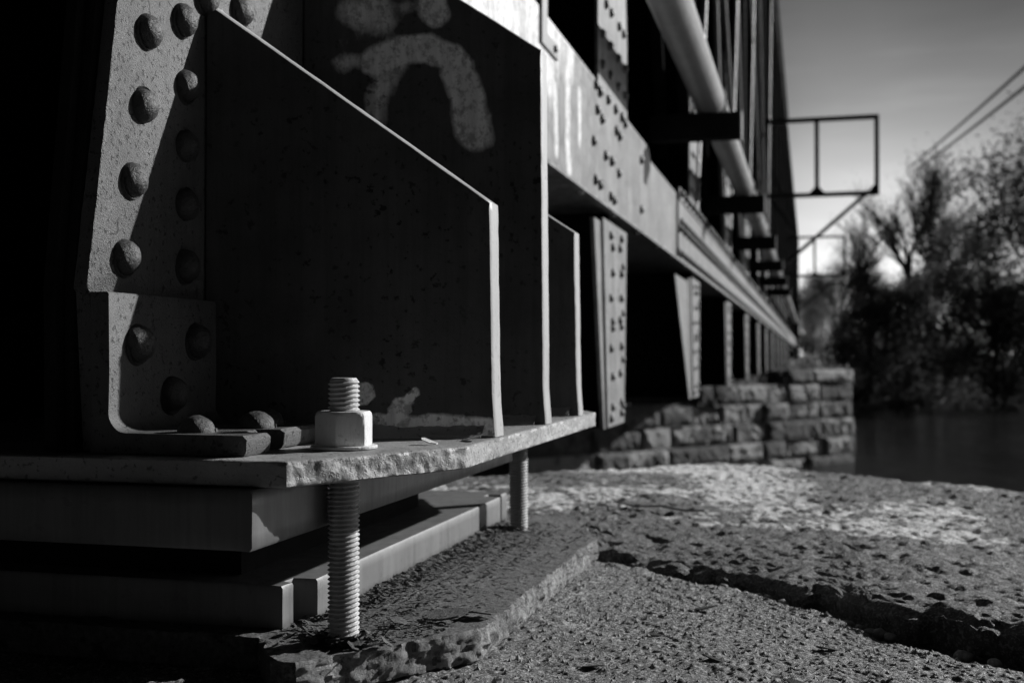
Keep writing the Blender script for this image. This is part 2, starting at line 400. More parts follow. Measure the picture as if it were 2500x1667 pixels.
# ------------------------------------------------------------------ anchor bolts
def bolt_parts():
    st = MB(); P_, n, rows = .0057, 44, 9; z0, z1 = -.004, .3245; L = z1 - z0; m_ = int(L / P_ * rows)
    for j in range(m_ + 1):
        z = z0 + L * j / m_
        for i in range(n):
            t = 2 * math.pi * i / n; ph = (z / P_ - i / n) % 1.0; tri = abs(2 * ph - 1)
            r = .0199 - .0036 * (1 - tri)
            e = z1 - z
            if e < .006: r = min(r, .0150 + e * .8)
            r += .00035 * nz(math.cos(t)*.02, math.sin(t)*.02, z, 120)
            st.v.append((r*math.cos(t), r*math.sin(t), z))
    for j in range(m_):
        for i in range(n):
            k = (i+1) % n; st.f.append((j*n+i, j*n+k, (j+1)*n+k, (j+1)*n+i))
    st.f.append(tuple(range(m_*n, m_*n+n)))
    nut = MB(); ro, h0, h1 = .0366, .2415, .2835
    prof = [(ro*.93, h0), (ro, h0+.0015), (ro, h1-.0045)]
    seg = 12; ringn = 6*seg; rings = []
    for kk, (rr, z) in enumerate([(.96, h0), (1, h0+.002), (1, h0+.012), (1, h0+.024), (1, h1-.006), (.975, h1-.0025), (.90, h1), (.60, h1)]):
        ring_ = []
        for i in range(ringn):
            a = 2*math.pi*i/ringn; f = (a % (math.pi/3)) - math.pi/6
            rad = min(ro*math.cos(math.pi/6)/math.cos(f), ro*.985)
            if kk == 5: rad = min(rad*.99, ro*.955)
            elif kk == 6: rad = min(rad*.965, ro*.875)
            elif kk == 7: rad = ro*.5
            elif kk == 0: rad *= .98
            rad += .0003*nz(math.cos(a), math.sin(a), z*30, 6)
            ring_.append((rad*math.cos(a), rad*math.sin(a), z))
        rings.append(ring_)
    for r_ in rings: nut.v += r_
    for j in range(len(rings)-1):
        for i in range(ringn):
            k = (i+1) % ringn; nut.f.append((j*ringn+i, j*ringn+k, (j+1)*ringn+k, (j+1)*ringn+i))
    nut.f.append(tuple(range(ringn))[::-1])
    wa = MB(); n = 64
    for r, z in ((.0405,.2375),(.0412,.2385),(.0412,.2408),(.0405,.2415),(.02,.2415)):
        for i in range(n):
            a = 2*math.pi*i/n; q = r + .0006*nz(math.cos(a), math.sin(a), z, 4); wa.v.append((q*math.cos(a), q*math.sin(a), z + .0006*math.cos(a+.5)))
    for j in range(4):
        for i in range(n):
            k = (i+1) % n; wa.f.append((j*n+i, j*n+k, (j+1)*n+k, (j+1)*n+i))
    return st, nut, wa
st, nut, wa = bolt_parts()
b1 = thing('anchor_bolt', (-.557, 1.308, 0), 'pale threaded anchor bolt with hexagon nut at the front corner of the sole plate', 'anchor bolt', 'anchor bolts through the sole plate')
def bp(mb_, name, mat, par, rot=0):
    mb_.v = [(x + par.location.x, y + par.location.y, z) for x, y, z in mb_.v]
    o = mb_.build(name, mat, par, smooth=35); o.rotation_euler.z = rot; return o
c1 = [bp(st, 'threaded_stud', M['stud'], b1), bp(nut, 'nut', M['bolt'], b1, R(-23)), bp(wa, 'washer', M['bolt'], b1)]
b2 = b1.copy(); COL.objects.link(b2); b2.location = (-.574, 2.245, 0)
b2['label'] = 'threaded anchor stud standing clear on the rusty plate at the far end of the bearing'
for ch in c1:
    q = ch.copy(); COL.objects.link(q); q.parent = b2

# ------------------------------------------------------------------ the truss bridge
bridge = thing('truss_bridge', (-.9, 1.86, .237), 'long riveted dark steel truss bridge running away over the river', 'bridge')

# end gusset (the big riveted side plate) - packed layers
mb = MB()
rough_prism(mb, [(1.178,.24),(1.163,.425),(1.158,.431),(1.187,.604),(1.216,.784),(1.33,1.50),(3.0,1.50),(2.95,.95),(2.62,.24)], FX, -.835, -.815,
            step=[.02,.003,.006,.006,.02,.1,.1,.1,.1], rows=3, amp=[.001,.001,.0016,.0016,.001,.001,.001,.001,.001], freq=90, bevel=.0015)
gus = mb.build('gusset_plate', M['gusset'], bridge, smooth=45)
mb = MB()
for k, (x0, x1, dy) in enumerate(((-.850,-.8365,.010), (-.868,-.8515,-.004), (-.886,-.8695,.02))):
    rough_prism(mb, [(1.156+dy,.24),(1.152+dy,.432),(1.192+dy,.78),(1.31+dy,1.50),(2.9,1.50),(2.6,.24)], FX, x0, x1, step=.03, rows=2, amp=.0008, freq=70, bevel=.001)
mb.build('packing_plate', M['dark'], bridge, smooth=45)
# corner angle at the foot of the gusset
mb = MB(); x0, T = -.790, .0245
def prof(y):
    xt = -.614 + .0025*nz(y, 0, 0, 60) - .016*sstep(1.25, 1.30, y)
    if 1.222 < y < 1.276: xt -= .034
    p = [(x0-T, SZ1+.0012), (xt-.003, SZ1+.0012), (xt, SZ1+.006), (xt+.001, SZ1+.020), (xt-.004, SZ1+.0245)]
    p += [(-.755, SZ1+.0250), (x0+.022, SZ1+.0252)]
    for i in range(1, 6):
        a = i/6*math.pi/2; p.append((x0+.022 - .022*math.sin(a), SZ1+.0252+.022*(1-math.cos(a))))
    p += [(x0, SZ1+.0475), (x0+.0008, .33), (x0, .424), (x0-.002, .4265), (x0-T, .4265)]
    return p
ys = [1.163, 1.1645] + [1.17+i*.006 for i in range(41)]
ys = sorted(ys + [1.2215, 1.2225, 1.2755, 1.2765]); np0 = None
for y in ys:
    p = prof(y); np0 = len(p)
    for j, (x, z) in enumerate(p):
        e = .0018 if y < 1.164 else 0
        yy = y + (.004*(.427-z) if y < 1.17 else 0) + (.0015*nz(x, z, 0, 90) + .002*max(0, nz(x, z, 3, 40)) if y < 1.166 else 0)
        mb.v.append((x + (.0004*nz(x, y, z, 80)), yy, z))
for i in range(len(ys)-1):
    for j in range(np0):
        k = (j+1) % np0; mb.f.append((i*np0+j, i*np0+k, (i+1)*np0+k, (i+1)*np0+j))
mb.f.append(tuple(range(np0))); mb.f.append(tuple(range((len(ys)-1)*np0, len(ys)*np0)))
ang = mb.build('corner_angle', M['gusset'], bridge, smooth=40)

def rivet_mesh(seed):
    b_ = MB(); n, k = 28, 10
    for j in range(k):
        t = j/k*math.pi/2
        for i in range(n):
            p = 2*math.pi*i/n; rr = math.cos(t)**.9
            x, y, z = math.cos(p)*rr, math.sin(p)*rr, math.sin(t)
            d = 1 + .045*nz(x, y, z, 1.6, seed) + .025*nz(x, y, z, 5, seed) + .028*nz(x, y, z, 13, seed)
            b_.v.append((.0225*x*d, .0225*y*d, .0205*z*d - .0005))
    b_.v.append((0,0,.0205))
    for j in range(k-1):
        for i in range(n):
            q = (i+1) % n; b_.f.append((j*n+i, j*n+q, (j+1)*n+q, (j+1)*n+i))
    for i in range(n): b_.f.append(((k-1)*n+i, (k-1)*n+(i+1) % n, k*n))
    # thin crescent flash left beside the head
    o = len(b_.v)
    for i in range(15):
        a = math.pi*(.55 + .75*i/14) + seed; w_ = .004*math.sin(math.pi*i/14)+.0004
        for r_, z_ in ((.0222, .001), (.0232+w_*.5, .0045), (.0232+w_, -.0005)): b_.v.append((r_*math.cos(a), r_*math.sin(a), z_))
    for i in range(14):
        for j in range(2): b_.f.append((o+i*3+j, o+i*3+3+j, o+i*3+4+j, o+i*3+1+j))
    me_o = b_.build('rivet', M['rivet'], None, smooth=60); me = me_o.data; bpy.data.objects.remove(me_o); return me
RM = [rivet_mesh(s) for s in (1.3, 4.1, 7.7)]
def rivet(parent, p, nrm, sc=1.0):
    o = bpy.data.objects.new('rivet', random.choice(RM)); COL.objects.link(o); o.parent = parent
    base_ = parent.location + parent.parent.location
    o.location = V(p) - base_
    o.rotation_euler = V(nrm).to_track_quat('Z', 'Y').to_euler(); o.rotation_euler.rotate_axis('Z', random.uniform(-.5, .5)); o.scale = (sc*random.uniform(.95,1.05),)*3
for y, z in ((1.278,.764),(1.268,.667),(1.246,.570),(1.230,.473),(1.362,.802),(1.370,.716),(1.369,.634),(1.369,.555),(1.371,.473),(1.420,.850),(1.520,.862),(1.29,.86),(1.34,.93),(1.45,.95)):
    rivet(gus, (-.8150, y, z), (1,0,0))
for y, z in ((1.220,.367),(1.356,.372),(1.297,.303)): rivet(ang, (x0+.0005, y, z), (1,0,0))
for x, y in ((-.700,1.205),(-.672,1.30),(-.70,1.385)): rivet(ang, (x, y, SZ1+.0248), (0,0,1))

# inner side of the end and the cavity behind it
mb = MB()
mb.box(-1.40,-1.36,1.16,3.0,.24,1.5); mb.box(-1.36,-.887,2.0,2.03,.24,1.6); mb.box(-1.36,-.887,1.35,2.0,1.45,1.5)
mb.build('end_diaphragm', M['dark'], bridge)

# bottom chord
mb = MB()
mb.box(-1.25,-.80,2.5,44.4,.953,.985); mb.box(-.83,-.80,2.5,44.4,.985,1.37); mb.box(-1.25,-1.22,2.5,44.4,.985,1.41)
mb.box(-.80,-.768,2.5,44.4,.940,.953)
for k in range(120): mb.dome((-.782, 3.2+k*.34, .953), (0,0,1), .014, .011, 8, 2)
for k in range(60): mb.dome((-.79, 3.3+k*.68, .940), (0,0,-1), .016, .014, 8, 2)
for i in range(60):
    y0 = 3.0+.7*i; mb.box(-1.22,-.83,y0,y0+.12,1.372,1.384)
mb.build('bottom_chord', M['chord'], bridge)
# near cover plate of the chord, graffiti on it, cut corner at its far end
mb = MB()
rough_prism(mb, [(2.2,.956),(5.66,.956),(5.80,1.10),(5.80,1.36),(5.72,1.41),(2.2,1.41)], FX, -.80, -.786, step=.05, rows=1, amp=.0005, freq=20, bevel=.002, fill=.02)
def chord_paint(p):
    y, z = p[1], p[2]; w = 0.0
    if y < 3.9: w = .9 - .85*sstep(2.95, 3.35, y + .1*nz(y, z, 0, 9)) * sstep(1.35, 1.0, z - .1*(y-3)) - .45*sstep(3.4, 3.9, y)
    w *= .45 + 1.5*abs(nz(y*3.4, z*.5, 0, 1.9, 2))*2
    q = V((y, z))
    w = max(w, .8*(1 - sstep(.012, .06, stroke(q, [(3.75,1.30),(3.74,1.05),(3.77,.985)], 0))))
    w = max(w, .65*(1 - sstep(.012, .05, stroke(q, [(3.95,1.28),(3.95,1.12)], 0))))
    w = max(w, .7*(1 - sstep(.012, .05, stroke(q, [(3.55,1.20),(3.57,1.02)], 0))))
    return max(0, min(1, w))
cap_attr(mb, chord_paint)
cov = mb.build('chord_cover_plate', M['chordnear'], bridge, smooth=40)
for y, z in ((4.25,1.385),(4.33,1.375),(4.52,1.385),(4.70,1.385),(4.86,1.385),(4.95,1.375),(4.28,1.295),(4.38,1.28),(4.72,1.30),(4.80,1.29),(4.20,1.16),(4.46,1.15),(4.60,1.15),(4.78,1.13),
             (4.24,1.02),(4.34,1.015),(4.58,1.005),(4.66,1.0),(5.45,1.06),(5.45,1.3)):
    rivet(cov, (-.786, y, z), (1,0,0), .92)
mb = MB()
for a, b in ((7.1,15.9),(15.94,28),(28.05,44.3)): mb.box(-.80,-.788,a,b,.958,1.405)
mb.box(-.80,-.780,7.1,44.3,.956,1.03); mb.box(-.80,-.780,7.1,44.3,1.335,1.41)
n_plate = len(mb.f); y = 7.16
while y < 44:
    for z in (.992, 1.155, 1.20, 1.372): mb.dome((-.780 if z < 1.1 or z > 1.3 else -.788, y + (.05 if z == 1.20 else 0), z), (1,0,0), .028, .030, 8, 3)
    y += .23
csp = mb.build('chord_side_plate', M['chord'], bridge); csp.data.materials.append(M['rivet'])
for p in csp.data.polygons:
    if p.index >= n_plate: p.material_index = 1

# end post, top chord
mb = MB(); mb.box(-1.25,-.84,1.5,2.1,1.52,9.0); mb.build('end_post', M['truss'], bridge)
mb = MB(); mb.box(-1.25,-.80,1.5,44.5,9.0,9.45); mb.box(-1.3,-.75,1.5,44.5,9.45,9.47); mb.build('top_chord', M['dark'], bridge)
# vertical posts, hanging gussets and floor beams, panel by panel
YN = [4.68 + 3.46*n for n in range(12)]
mb_post = MB(); h = .20
for x in (-.80, -1.23): mb_post.box(x-.02, x, -h, h, 1.372, 9.0)
for s in (-1, 1): mb_post.box(-1.23, -.82, s*h-(.014 if s > 0 else 0), s*h+(.014 if s < 0 else 0), 1.40, 9.0)
for k in range(50):
    for s in (-.13, .13): mb_post.dome((-.80, s, 2.7+k*.125), (1,0,0), .017, .014, 7, 2)
mb_g = MB()
mb_g.prism([(-.36,1.40),(.36,1.40),(.36,1.75),(.24,2.55),(-.24,2.55),(-.36,1.75)], FX, -.80, -.787)
for z, ks in ((1.5,(-.28,-.1,.1,.28)),(1.62,(-.28,-.1,.1,.28)),(1.76,(-.2,-.08,.12,.24)),(1.92,(-.2,.16)),(2.08,(-.16,.02,.18)),(2.24,(-.16,.16)),(2.42,(-.12,.14))):
    for k in ks: mb_g.dome((-.787, k, z), (1,0,0), .021, .018, 10, 3)
mb_h = MB()
mb_h.prism([(-.40,.885),(.37,.885),(.27,.062),(-.19,.062)], FX, -.812, -.796)
mb_h.prism([(-.26,.90),(.34,.90),(.26,.066),(-.15,.066)], FX, -.796, -.786)
for i, z in enumerate((.10,.145,.27,.385,.47,.495,.59,.695,.80,.845)):
    for k, s in enumerate((-.075, .15)): mb_h.dome((-.786, s + (.02 if (i+k) % 3 else -.02), z + (.012 if k else 0)), (1,0,0), .019, .017, 9, 3)
for z in (.14,.34,.54,.74): mb_h.dome((-.786, .21, z), (1,0,0), .017, .015, 8, 3)
def shift(m_, y): c_ = MB(); c_.v = [(a, b+y, c) for a, b, c in m_.v]; c_.f = list(m_.f); return c_
protos = []
for n, y in enumerate(YN):
    if n == 0:
        protos = [shift(mb_post, y).build('vertical_post', M['truss'], bridge, loc=(-.8, y, 1.4)), shift(mb_g, y).build('post_gusset', M['chord'], bridge, loc=(-.8, y, 1.4)), shift(mb_h, y).build('hanger_plate', M['chord'], bridge, loc=(-.8, y, .9))]
        fb = MB(); fb.box(-5.6,-.815,y+.02,y+.05,.063,3.55); fb.box(-5.6,-.83,y-.12,y+.02,.063,.085); fb.box(-5.6,-1.3,y-.12,y+.02,3.52,3.55)
        protos.append(fb.build('floor_beam', M['dark'], bridge, loc=(-.8, y, .06)))
    else:
        for p in protos:
            q = p.copy(); COL.objects.link(q); q.parent = bridge; q.location = p.location + V((0, y - YN[0], 0))
mb = MB(); mb.prism([(YN[1]-1.15,.86),(YN[1]-.42,.86),(YN[1]-.20,.062),(YN[1]-.30,.062)], FX, -.808, -.798); mb.build('hanger_plate', M['chord'], bridge)
# deck above the floor beams
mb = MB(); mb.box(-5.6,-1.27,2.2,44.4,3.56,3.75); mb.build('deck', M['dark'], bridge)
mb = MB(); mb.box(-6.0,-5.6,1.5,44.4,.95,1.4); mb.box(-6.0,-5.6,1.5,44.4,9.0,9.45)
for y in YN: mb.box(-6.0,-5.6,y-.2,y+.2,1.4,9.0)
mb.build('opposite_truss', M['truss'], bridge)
# diagonal eyebars
eb0 = None
for n in range(11):
    for x in (-.83, -.99):
        if eb0 is None:
            e_ = MB(); e_.bar((x, YN[0]+.15, 9.1), (x, YN[1], 1.3), .028, .075, up=(1,0,0)); eb0 = e_.build('diagonal_eyebar', M['dark'], bridge, loc=(x, YN[0], 1.3))
        else:
            q = eb0.copy(); COL.objects.link(q); q.parent = bridge; q.location = eb0.location + V((x+.83, YN[n]-YN[0], 0))
# slim hanger rods seen beside the pipe
for y0, y1, shifts in ((8.16, 11.62, (0, 3.46, 6.92, 13.84)), (10.95, 7.5, (0, 3.46, 10.38)), (13.9, 4.72, (0, 6.92))):
    e_ = MB(); e_.tube((-.785, y0, 1.40), (-.785, y1, 9.02), .022, n=10); hr0 = e_.build('hanger_rod', M['rod'], bridge, loc=(-.785, y0, 1.4), smooth=40)
    for dy in shifts[1:]:
        q = hr0.copy(); COL.objects.link(q); q.parent = bridge; q.location = hr0.location + V((0, dy, 0))
# small clip angle on top of the chord near the end
mb = MB(); mb.prism([(3.33,1.30),(3.56,1.30),(3.56,1.345),(3.40,1.345),(3.40,1.50),(3.33,1.50)], FX, -.785, -.777); mb.dome((-.777,3.50,1.322),(1,0,0),.013,.012,10,3); mb.build('clip_angle', M['rod'], bridge)

# second span beyond the middle pier
span = thing('truss_span', (-.9, 65, -.1), 'next steel truss span far beyond the middle stone pier', 'bridge span')
mb = MB(); mb.box(-1.25,-.79,45.2,92,.95,1.41); mb.build('bottom_chord', M['chord'], span)
mb = MB(); mb.box(-1.25,-.80,46,92,9.0,9.45); mb.build('top_chord', M['dark'], span)
for i in range(13):
    y = 46.5 + 3.6*i
    mb = MB(); mb.box(-1.25,-.80,y-.2,y+.2,1.41,9.0); mb.box(-5.6,-.81,y-.02,y+.02,.06,.95); mb.box(-5.6,-1.25,y-.02,y+.02,.95,3.4); mb.build('vertical_post', M['truss'], span)

# ------------------------------------------------------------------ service pipe and its brackets
PX, PZ, PR = -.512, 1.712, .081
mb = MB(); pts = [1.2, 4.86, 4.93, 5.0, 12.0, 12.07, 12.14, 44.4]
mb.tube((PX,.9,PZ),(PX,44.4,PZ), PR, n=40); mb.tube((PX,6.12,PZ),(PX,6.22,PZ), PR+.006, n=40)
for y in (11, 17, 23, 29, 35): mb.tube((PX,y,PZ),(PX,y+.09,PZ), PR+.008, n=40)
mb.build('service_pipe', M['pipe'], None, loc=(PX, .9, PZ), smooth=40)
tag(bpy.data.objects['service_pipe'], 'long round pale metal pipe carried along the outside of the bridge', 'pipe')
lab = ['closest dark bracket, widest in view, holding the service pipe off the chord', 'second bracket along the pipe, between the widest one and the crowded far ones',
       'third bracket along the service pipe, at the end of its second bright stretch', 'fourth bracket along the service pipe beyond the third bright stretch', 'fifth small dark bracket along the receding service pipe', 'sixth tiny dark bracket, last clearly visible along the service pipe']
br0 = None
for n in range(6):
    y = 6.06 + 3.16*n
    if n == 0:
        br0 = thing('pipe_bracket', (-.8, y, 1.495), lab[0], 'bracket', 'brackets carrying the service pipe')
        kids = []
        mb = MB(); mb.box(-.82,-.349,y-.043,y-.035,1.495,1.630); mb.box(-.82,-.349,y-.035,y+.04,1.495,1.503); mb.box(-.82,-.349,y-.035,y+.04,1.622,1.630); kids.append(mb.build('arm', M['dark'], br0))
        mb = MB(); mb.box(-.349,-.339,y-.06,y+.055,1.483,1.642); kids.append(mb.build('end_plate', M['chord'], br0))
        mb = MB(); N = 20
        for i in range(N):
            a0, a1 = math.pi*i/N, math.pi*(i+1)/N; r_ = PR+.007
            mb.tube((PX+r_*math.cos(a0), y, PZ+r_*math.sin(a0)), (PX+r_*math.cos(a1), y, PZ+r_*math.sin(a1)), .006, n=6, caps=False)
        for s in (-1, 1): mb.tube((PX+s*(PR+.007), y, PZ),(PX+s*(PR+.007), y, 1.61), .006, n=6); mb.tube((PX+s*(PR+.007), y, 1.630),(PX+s*(PR+.007), y, 1.648), .014, n=6)
        kids.append(mb.build('pipe_strap', M['bolt'], br0))
    else:
        b_ = br0.copy(); COL.objects.link(b_); b_.location = (-.8, y, 1.495); b_['label'] = lab[n]
        for k in kids:
            q = k.copy(); COL.objects.link(q); q.parent = b_

# ------------------------------------------------------------------ outrigger frames on the truss
def outrigger(y, z0, z1, xr, label):
    fr_ = thing('outrigger_frame', (-.8, y, z0), label, 'steel frame', 'outrigger frames fixed to the truss')
    t = .075
    mb = MB(); mb.box(-.80,xr,y-t/2,y+t/2,z1-t/2,z1+t/2); mb.build('top_rail', M['frame'], fr_)
    mb = MB(); mb.box(-.80,xr,y-t/2,y+t/2,z0-t/2,z0+t/2); mb.build('bottom_rail', M['frame'], fr_)
    mb = MB(); mb.box(xr-t,xr-.0,y-t/2,y+t/2,z0+t/2,z1-t/2); mb.prism([(xr-t,z0+t/2),(xr-t-.10,z0+t/2),(xr-t,z0+.16)], FY, y-.01, y+.01); mb.build('post', M['frame'], fr_)
    xm = xr - 1.04
    mb = MB(); mb.box(xm-t/2,xm+t/2,y-t/2,y+t/2,z0+t/2,z1-t/2); mb.prism([(xm-t/2,z0+t/2),(xm-t/2-.09,z0+t/2),(xm-t/2,z0+.14)], FY, y-.01, y+.01); mb.prism([(xm+t/2,z0+t/2),(xm+t/2+.09,z0+t/2),(xm+t/2,z0+.14)], FY, y-.01, y+.01); mb.build('post', M['frame'], fr_)
    mb = MB(); mb.bar((xr-.24,y,z0-.03),(-.80,y,z0-.03-(xr-.24+.8)*.87), .06, .07, up=(0,1,0)); mb.build('brace', M['frame'], fr_)
outrigger(20.6, 3.19, 4.51, 1.17, 'nearer and larger dark rectangular outrigger frame against the sky')
outrigger(41.0, 3.18, 4.53, 1.21, 'smaller pale distant outrigger frame under the brace of the big one')

# ------------------------------------------------------------------ near stone pier
pier = thing('stone_pier', (-.3, 2.2, -3.2), 'weathered stone pier top carrying the bearing, cracked across, in the foreground', 'stone pier', 'stone bridge piers')
CR = [(-1.9,2.95),(-.90,2.66),(-.60,2.52),(-.47,2.36),(-.42,2.24),(-.32,2.19),(-.21,2.09),(-.125,2.02),(-.06,1.95),(.015,1.87),(.09,1.745),(.19,1.64),(.265,1.57),(.5,1.36),(1.0,.95),(2.2,0.0)]
def crackY(x):
    for (a, b), (c, d) in zip(CR, CR[1:]):
        if x <= c: return b + (d-b)*(x-a)/(c-a) + .018*nz(x, 0, 0, 13) + .010*nz(x, 0, 0, 31) + .006*nz(x, 0, 0, 70)
    return CR[-1][1]
def gapw(x): return max(.007, .024 + .024*sstep(-.35, -.02, x) + .034*sstep(.0, .3, x) + .020*nz(x, 0, 5, 12))
def rise(x): return .000 + .034*sstep(-.25, .25, x)
def stone_a(x, y):
    z = -.045 + .006*nz(x, y, 0, 5) + .004*fr(x, y, 0, 28, 2) + .0042*fr(x, y, 0, 105, 3) + .0016*nz(x, y, 0, 200) - .006*max(0, nz(x, y, 0, 55, 12) - .42)
    d = crackY(x) - y
    z -= .012*(1 - sstep(0, .05, d)) + .012*max(0, nz(x, y, 0, 16, 4)) * (1 - sstep(.02, .14, d))
    return z
mb = MB(); xs = [-1.25 + i*.012 for i in range(24)] + [-.962 + i*.0027 for i in range(545)] + [.515 + i*.012 for i in range(50)]; nv = 400
scr = []
for x in xs:
    yc = crackY(x); ynear = max(.62, min(1.05 + .22*(x), yc-.3))
    for j in range(nv):
        y = ynear + (yc - ynear)*(j/(nv-1)); mb.v.append((x, y, stone_a(x, y))); scr.append(.85*(1 - sstep(.0, .06, stroke(V((x, y)), [(-.385,1.47),(-.345,1.60),(-.365,1.80),(-.37,2.05)], 0))))
    for k, (dy, dz) in enumerate(((.004,-.02),(.006,-.06),(.006,-.14))): mb.v.append((x, yc+dy, stone_a(x, yc)+dz)); scr.append(0.)
n2 = nv+3
for i in range(len(xs)-1):
    for j in range(n2-1): mb.f.append((i*n2+j, (i+1)*n2+j, (i+1)*n2+j+1, i*n2+j+1))
mb.keep = 1; mb.att['scrape'] = scr
mb.build('coping_stone', M['stoneA'], pier, smooth=70)
# far coping stone
def farY(x):
    pts_ = [(-3.0,1.6),(-.95,3.915),(-.346,4.60),(.15,4.156),(.636,3.774),(2.6,2.1)]
    for (a, b), (c, d) in zip(pts_, pts_[1:]):
        if x <= c: return b + (d-b)*(x-a)/(c-a)
    return 2.1
def stone_b(x, y):
    z = -.046 + rise(x)*(1 - .8*sstep(0, 1.3, y - crackY(x))) - .012*sstep(.6, 2.0, y-crackY(x)) + .010*nz(x, y, 0, 3.5, 6)
    pk = fr(x, y, 0, 17, 2, 3); z += .015*min(.12, pk) + .010*fr(x, y, 0, 45, 3) + .003*nz(x, y, 0, 110)
    d = farY(x) - .02 - y; z -= .05*(1 - sstep(0, .10, d))
    e = y - crackY(x) - gapw(x); z -= .012*(1 - sstep(0, .035, e))
    return z
mb = MB(); xs = [-1.3 + i*.0065 for i in range(480)]; nv = 330; lich = []
for x in xs:
    y0 = crackY(x) + gapw(x); y1 = farY(x)
    for k, dz in enumerate((-.16,-.08,-.04,-.015)):
        mb.v.append((x, y0 + .006*nz(x, dz*8, 0, 30) + (.012 if k < 2 else .004), stone_b(x, y0)+dz)); lich.append(0.)
    for j in range(nv):
        t = (j/(nv-1)); t = t**1.35; y = y0 + (y1-y0)*t; mb.v.append((x, y, stone_b(x, y)))
        l = sstep(2.1, 2.9, y + .35*nz(x, y, 0, 2)) * (1 - .6*sstep(.35, 1.0, x)); lich.append(l*(.85 + .55*nz(x, y*.7, 0, 2.6, 8)))
    for dz in (-.12,-.5): mb.v.append((x, y1+.01, stone_b(x, y1)+dz)); lich.append(0.)
n2 = nv+6
for i in range(len(xs)-1):
    for j in range(n2-1): mb.f.append((i*n2+j, (i+1)*n2+j, (i+1)*n2+j+1, i*n2+j+1))
mb.att['lichen'] = lich; mb.keep = 1
mb.build('coping_stone', M['stoneB'], pier, smooth=70)
mb = MB(); mb.prism([(-3.0,-1.5),(2.2,-1.5),(2.2,2.0),(.60,3.70),(-.346,4.52),(-.95,3.85),(-3.0,1.55)], FZ, -4.2, -.16); mb.build('pier_body', M['stoneP'], pier)
mb = MB(); mb.prism([(-3.0,-1.5),(-1.22,-1.5),(-1.22,3.5),(-3.0,1.5)], FZ, -.16, -.05); mb.build('coping_stone', M['stoneA'], pier)
mb = MB()
for i in range(220):
    x = -1.25 + i*.009; yc = crackY(x)
    for j, t in enumerate((-.02,.2,.5,.8,1.1)): mb.v.append((x, yc + gapw(x)*t, -.105 + .016*nz(x, t, 0, 18) - .01*math.sin(math.pi*t)))
for i in range(219):
    for j in range(4): mb.f.append((i*5+j, (i+1)*5+j, (i+1)*5+j+1, i*5+j+1))
mb.build('crack_fill', M['dirt'], pier, smooth=70)

def lump(p, r, sq=(1,1,.7), seed=0, mat='pebble', name='pebble', res=2, rough=.25):
    bm = bmesh.new(); bmesh.ops.create_icosphere(bm, subdivisions=res, radius=1)
    m_ = MB()
    for v in bm.verts:
        c = v.co; d = 1 + rough*nz(c.x, c.y, c.z, 1.3, seed) + rough*.4*nz(c.x, c.y, c.z, 4, seed)
        m_.v.append((p[0]+c.x*r*sq[0]*d, p[1]+c.y*r*sq[1]*d, p[2]+c.z*r*sq[2]*d))
    m_.f = [tuple(v.index for v in f.verts) for f in bm.faces]; bm.free()
    return m_.build(name, M[mat], None, loc=p, smooth=60)
for i, (x, y, r, lb) in enumerate(((-.365,2.25,.056,'rounded dark cobble wedged in the crack beside the plate corner'), (-.255,2.15,.040,'smaller rounded cobble further along the crack from the plate corner'))):
    tag(lump((x, y, -.062), r, (1.2,.6,.55), i*3.1, 'stoneB', 'cobble', 4, .3), lb, 'cobble', 'cobbles wedged in the crack')
PB = [(-.085,1.985,.006),(-.07,1.975,.007),(-.045,1.935,.008),(.055,1.80,.009),(.070,1.785,.007),(.085,1.775,.008),(.098,1.765,.010),(.112,1.752,.008),(.05,1.82,.006),(-.15,2.05,.007),(.20,1.66,.011),(.235,1.62,.008)]
for i, (x, y, r) in enumerate(PB):
    tag(lump((x, y, stone_a(x, crackY(x)-.004)+.002), r, (1.2,.9,.8), i), 'tiny rounded pebble lying along the edge of the stone crack', 'pebble', 'pebbles along the crack')

# rust flakes on the masonry plate: loose scale nobody could count, plus the big curled ones
def flake(m_, x, y, z, r, tilt, seed):
    n = 7; o = len(m_.v); a0 = random.uniform(0, 6.3); ax = random.uniform(0, 6.3)
    for i in range(n):
        a = a0 + 2*math.pi*i/n; q = r*random.uniform(.55,1.2); dx, dy = q*math.cos(a)*1.3, q*math.sin(a)*.8
        h = (dx*math.cos(ax)+dy*math.sin(ax))*tilt
        m_.v.append((x+dx, y+dy, z+h+abs(h)*.3)); 
    for i in range(n):
        p = m_.v[o+i]; m_.v.append((p[0], p[1], p[2]+.0008+.06*r))
    m_.f.append(tuple(range(o+n, o+2*n)))
    for i in range(n): m_.f.append((o+i, o+(i+1) % n, o+n+(i+1) % n, o+n+i))
fl = MB(); random.seed(11)
for i in range(2600):
    t = random.random(); y = 1.30 + 1.0*t
    x = -.628 + abs(random.gauss(0, .022 if random.random() < .55 else .09)) if y > 1.41 else -.65 + .2*random.random()
    if x > -.415 or (y < 1.41 and (x + .575)*1.34 + 1.196 > y - .01): continue
    flake(fl, x, y, .0035 + random.random()*.003, random.uniform(.0015, .006 if x < -.59 else .0038), random.uniform(-.6,.6), i)
for i in range(260):
    a = random.uniform(0, 6.28); r = .02 + abs(random.gauss(0, .016)); flake(fl, -.557+r*math.cos(a), 1.308+r*math.sin(a)*.8, .003+random.random()*.004, random.uniform(.003,.008), random.uniform(-.8,.8), i)
o = fl.build('rust_debris', M['rust'], None, loc=(-.55,1.6,.003)); tag(o, 'loose flaking rust scale scattered over the masonry plate', 'rust', kind='stuff')
